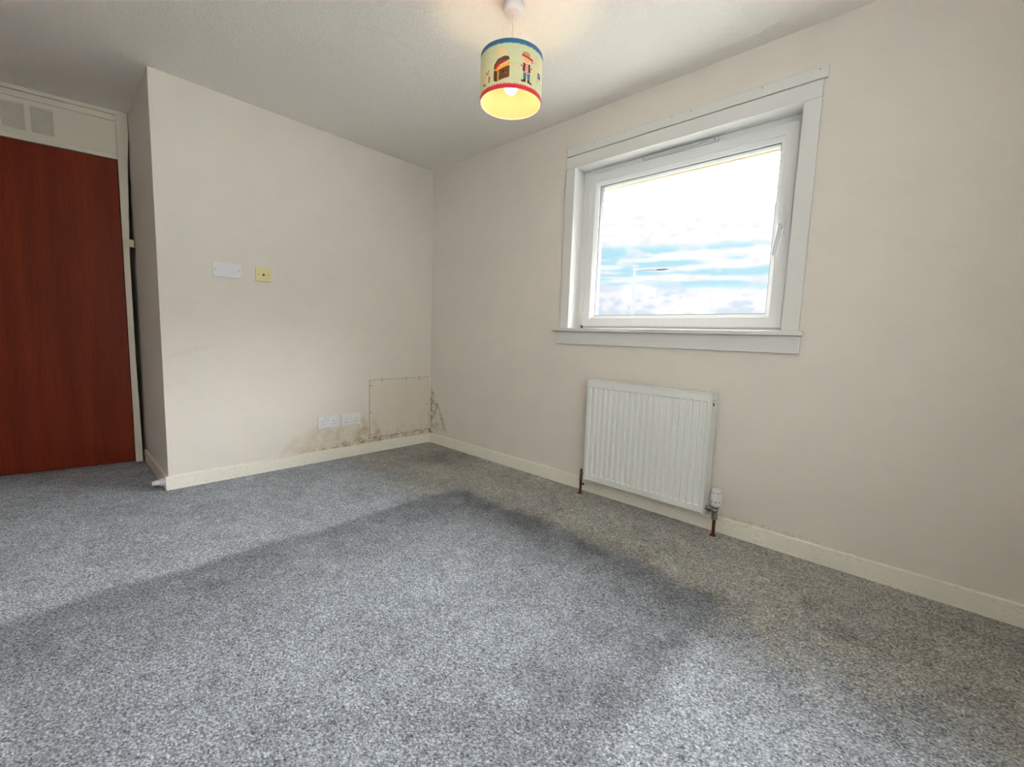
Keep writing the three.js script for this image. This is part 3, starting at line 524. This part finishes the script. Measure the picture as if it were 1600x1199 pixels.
  const flag = (x, y) => { c.strokeStyle = '#8a5a3a'; c.lineWidth = 4; c.beginPath(); c.moveTo(x - 14, y + 52); c.lineTo(x - 8, y - 24); c.stroke(); pg([[x - 8, y - 26], [x + 34, y - 20], [x + 30, y + 18], [x - 12, y + 14]], '#33363a'); ell(x + 10, y - 6, 7, 7, '#e9e6da'); };
  const cat = (x, y) => { ell(x, y + 30, 18, 34, '#f0dcae'); ell(x + 4, y - 10, 17, 15, '#f0dcae'); pg([[x - 12, y - 16], [x - 12, y - 34], [x, y - 22]], '#4a3c30'); pg([[x + 20, y - 18], [x + 22, y - 36], [x + 8, y - 24]], '#4a3c30'); c.fillStyle = '#5a4c40'; c.fillRect(x - 12, y - 14, 32, 7); c.strokeStyle = '#4a443c'; c.lineWidth = 9; c.beginPath(); c.moveTo(x - 14, y + 52); c.quadraticCurveTo(x - 44, y + 76, x - 46, y + 36); c.stroke(); ell(x + 22, y + 34, 7, 26, '#5e564c'); };
  for (const s of [-768, 0, 768]) { cloud(768 - 84 + s, 80, 0.9, '#eed9a2'); cloud(768 - 300 + s, 150, 0.7, '#e9e0b8'); cloud(768 + 250 + s, 90, 0.8, '#e8dcae'); cat(768 - 206 + s, 226); chest(768 - 78 + s, 222); sailor(768 + 118 + s, 66); flag(768 + 246 + s, 196); }
  brush(0, 28, '#2f6f9c', 1); brush(318, 26, '#cc2c3c', -1);
  const pt = new THREE.CanvasTexture(cv); pt.colorSpace = THREE.SRGBColorSpace; pt.wrapS = THREE.RepeatWrapping;
  const toCamera = Math.atan2(-1.36, 1.33);
  const cover = new THREE.MeshPhysicalMaterial({ map: pt, roughness: 1, transmission: 0.30, thickness: 0, side: THREE.DoubleSide });
  const liner = new THREE.MeshPhysicalMaterial({ color: rgb(0.50, 0.33, 0.18), roughness: 1, transmission: 0.35, thickness: 0, side: THREE.DoubleSide });
  put('printed_cover', new THREE.CylinderGeometry(R, R, y1 - y0, 96, 1, true, toCamera - Math.PI).translate(0, (y0 + y1) / 2, 0), cover, shade).userData.label = 'pale green cover printed with a treasure chest and a child in a headscarf';
  put('lining', new THREE.CylinderGeometry(R - 0.0008, R - 0.0008, y1 - y0 - 0.001, 96, 1, true).translate(0, (y0 + y1) / 2, 0), liner, shade);
  const bulbMat = std(new THREE.Color('rgb(255,244,224)'), 0.4, { emissive: rgb(1, 0.86, 0.62), emissiveIntensity: 3 });
  put('bulb', lathe([[0, 1.9305], [0.012, 1.9325], [0.022, 1.940], [0.0282, 1.952], [0.0295, 1.962], [0.027, 1.974], [0.019, 1.986], [0.0135, 1.9925], [0, 1.9925]], 32), bulbMat, g);
  const light = new THREE.PointLight(rgb(1, 0.76, 0.42), LAMP, 0, 2); light.position.set(0, 1.958, 0); light.castShadow = true; light.shadow.radius = 1.2; light.name = 'bulb_light'; g.add(light);
}

// ------------------------------------------------------------------ outside
{
  const gmap = dataMap(512, 512, (u, v) => { const f = fbm(u * 60, v * 60, 3), b = fbm(u * 9, v * 9, 3); return [74 + 22 * f + 12 * b, 76 + 22 * f + 13 * b, 71 + 19 * f + 9 * b]; });
  const m = put('ground', new THREE.CircleGeometry(160, 64).rotateX(-Math.PI / 2).translate(40, -2.75, 0), std(0xffffff, 0.95, { map: gmap }));
  structure(m, 'pale paved ground far below the window', 'ground');
  const s = thing(group('street_lamp', [13.67, -2.75, -5.37]), 'tall grey street lamp seen through the window', 'street lamp');
  const galv = std(new THREE.Color('rgb(36,40,39)'), 0.6);
  put('column', lathe([[0, 0], [0.085, 0], [0.085, 1.2], [0.062, 1.28], [0.046, 6.42], [0.050, 6.43], [0.050, 6.50], [0, 6.51]], 20), galv, s);
  const a = new THREE.Vector3(0, 6.44, 0), b = new THREE.Vector3(0.90, 6.555, 0.95), d = b.clone().sub(a);
  put('arm', new THREE.TubeGeometry(new THREE.CatmullRomCurve3([a, a.clone().addScaledVector(d, 0.3).add(new THREE.Vector3(0, 0.02, 0)), a.clone().addScaledVector(d, 0.68)]), 12, 0.026, 10), galv, s);
  const head = put('lantern', lathe([[0, -0.26], [0.035, -0.25], [0.060, -0.16], [0.066, 0], [0.055, 0.16], [0.030, 0.26], [0, 0.27]].reverse(), 16).scale(1, 1, 0.55), std(new THREE.Color('rgb(36,41,46)'), 0.6), s);
  head.quaternion.setFromUnitVectors(new THREE.Vector3(0, 1, 0), d.clone().normalize()); head.position.copy(a.clone().addScaledVector(d, 0.82)).add(new THREE.Vector3(0, 0.0, 0));
}

renderer.render(scene, camera);
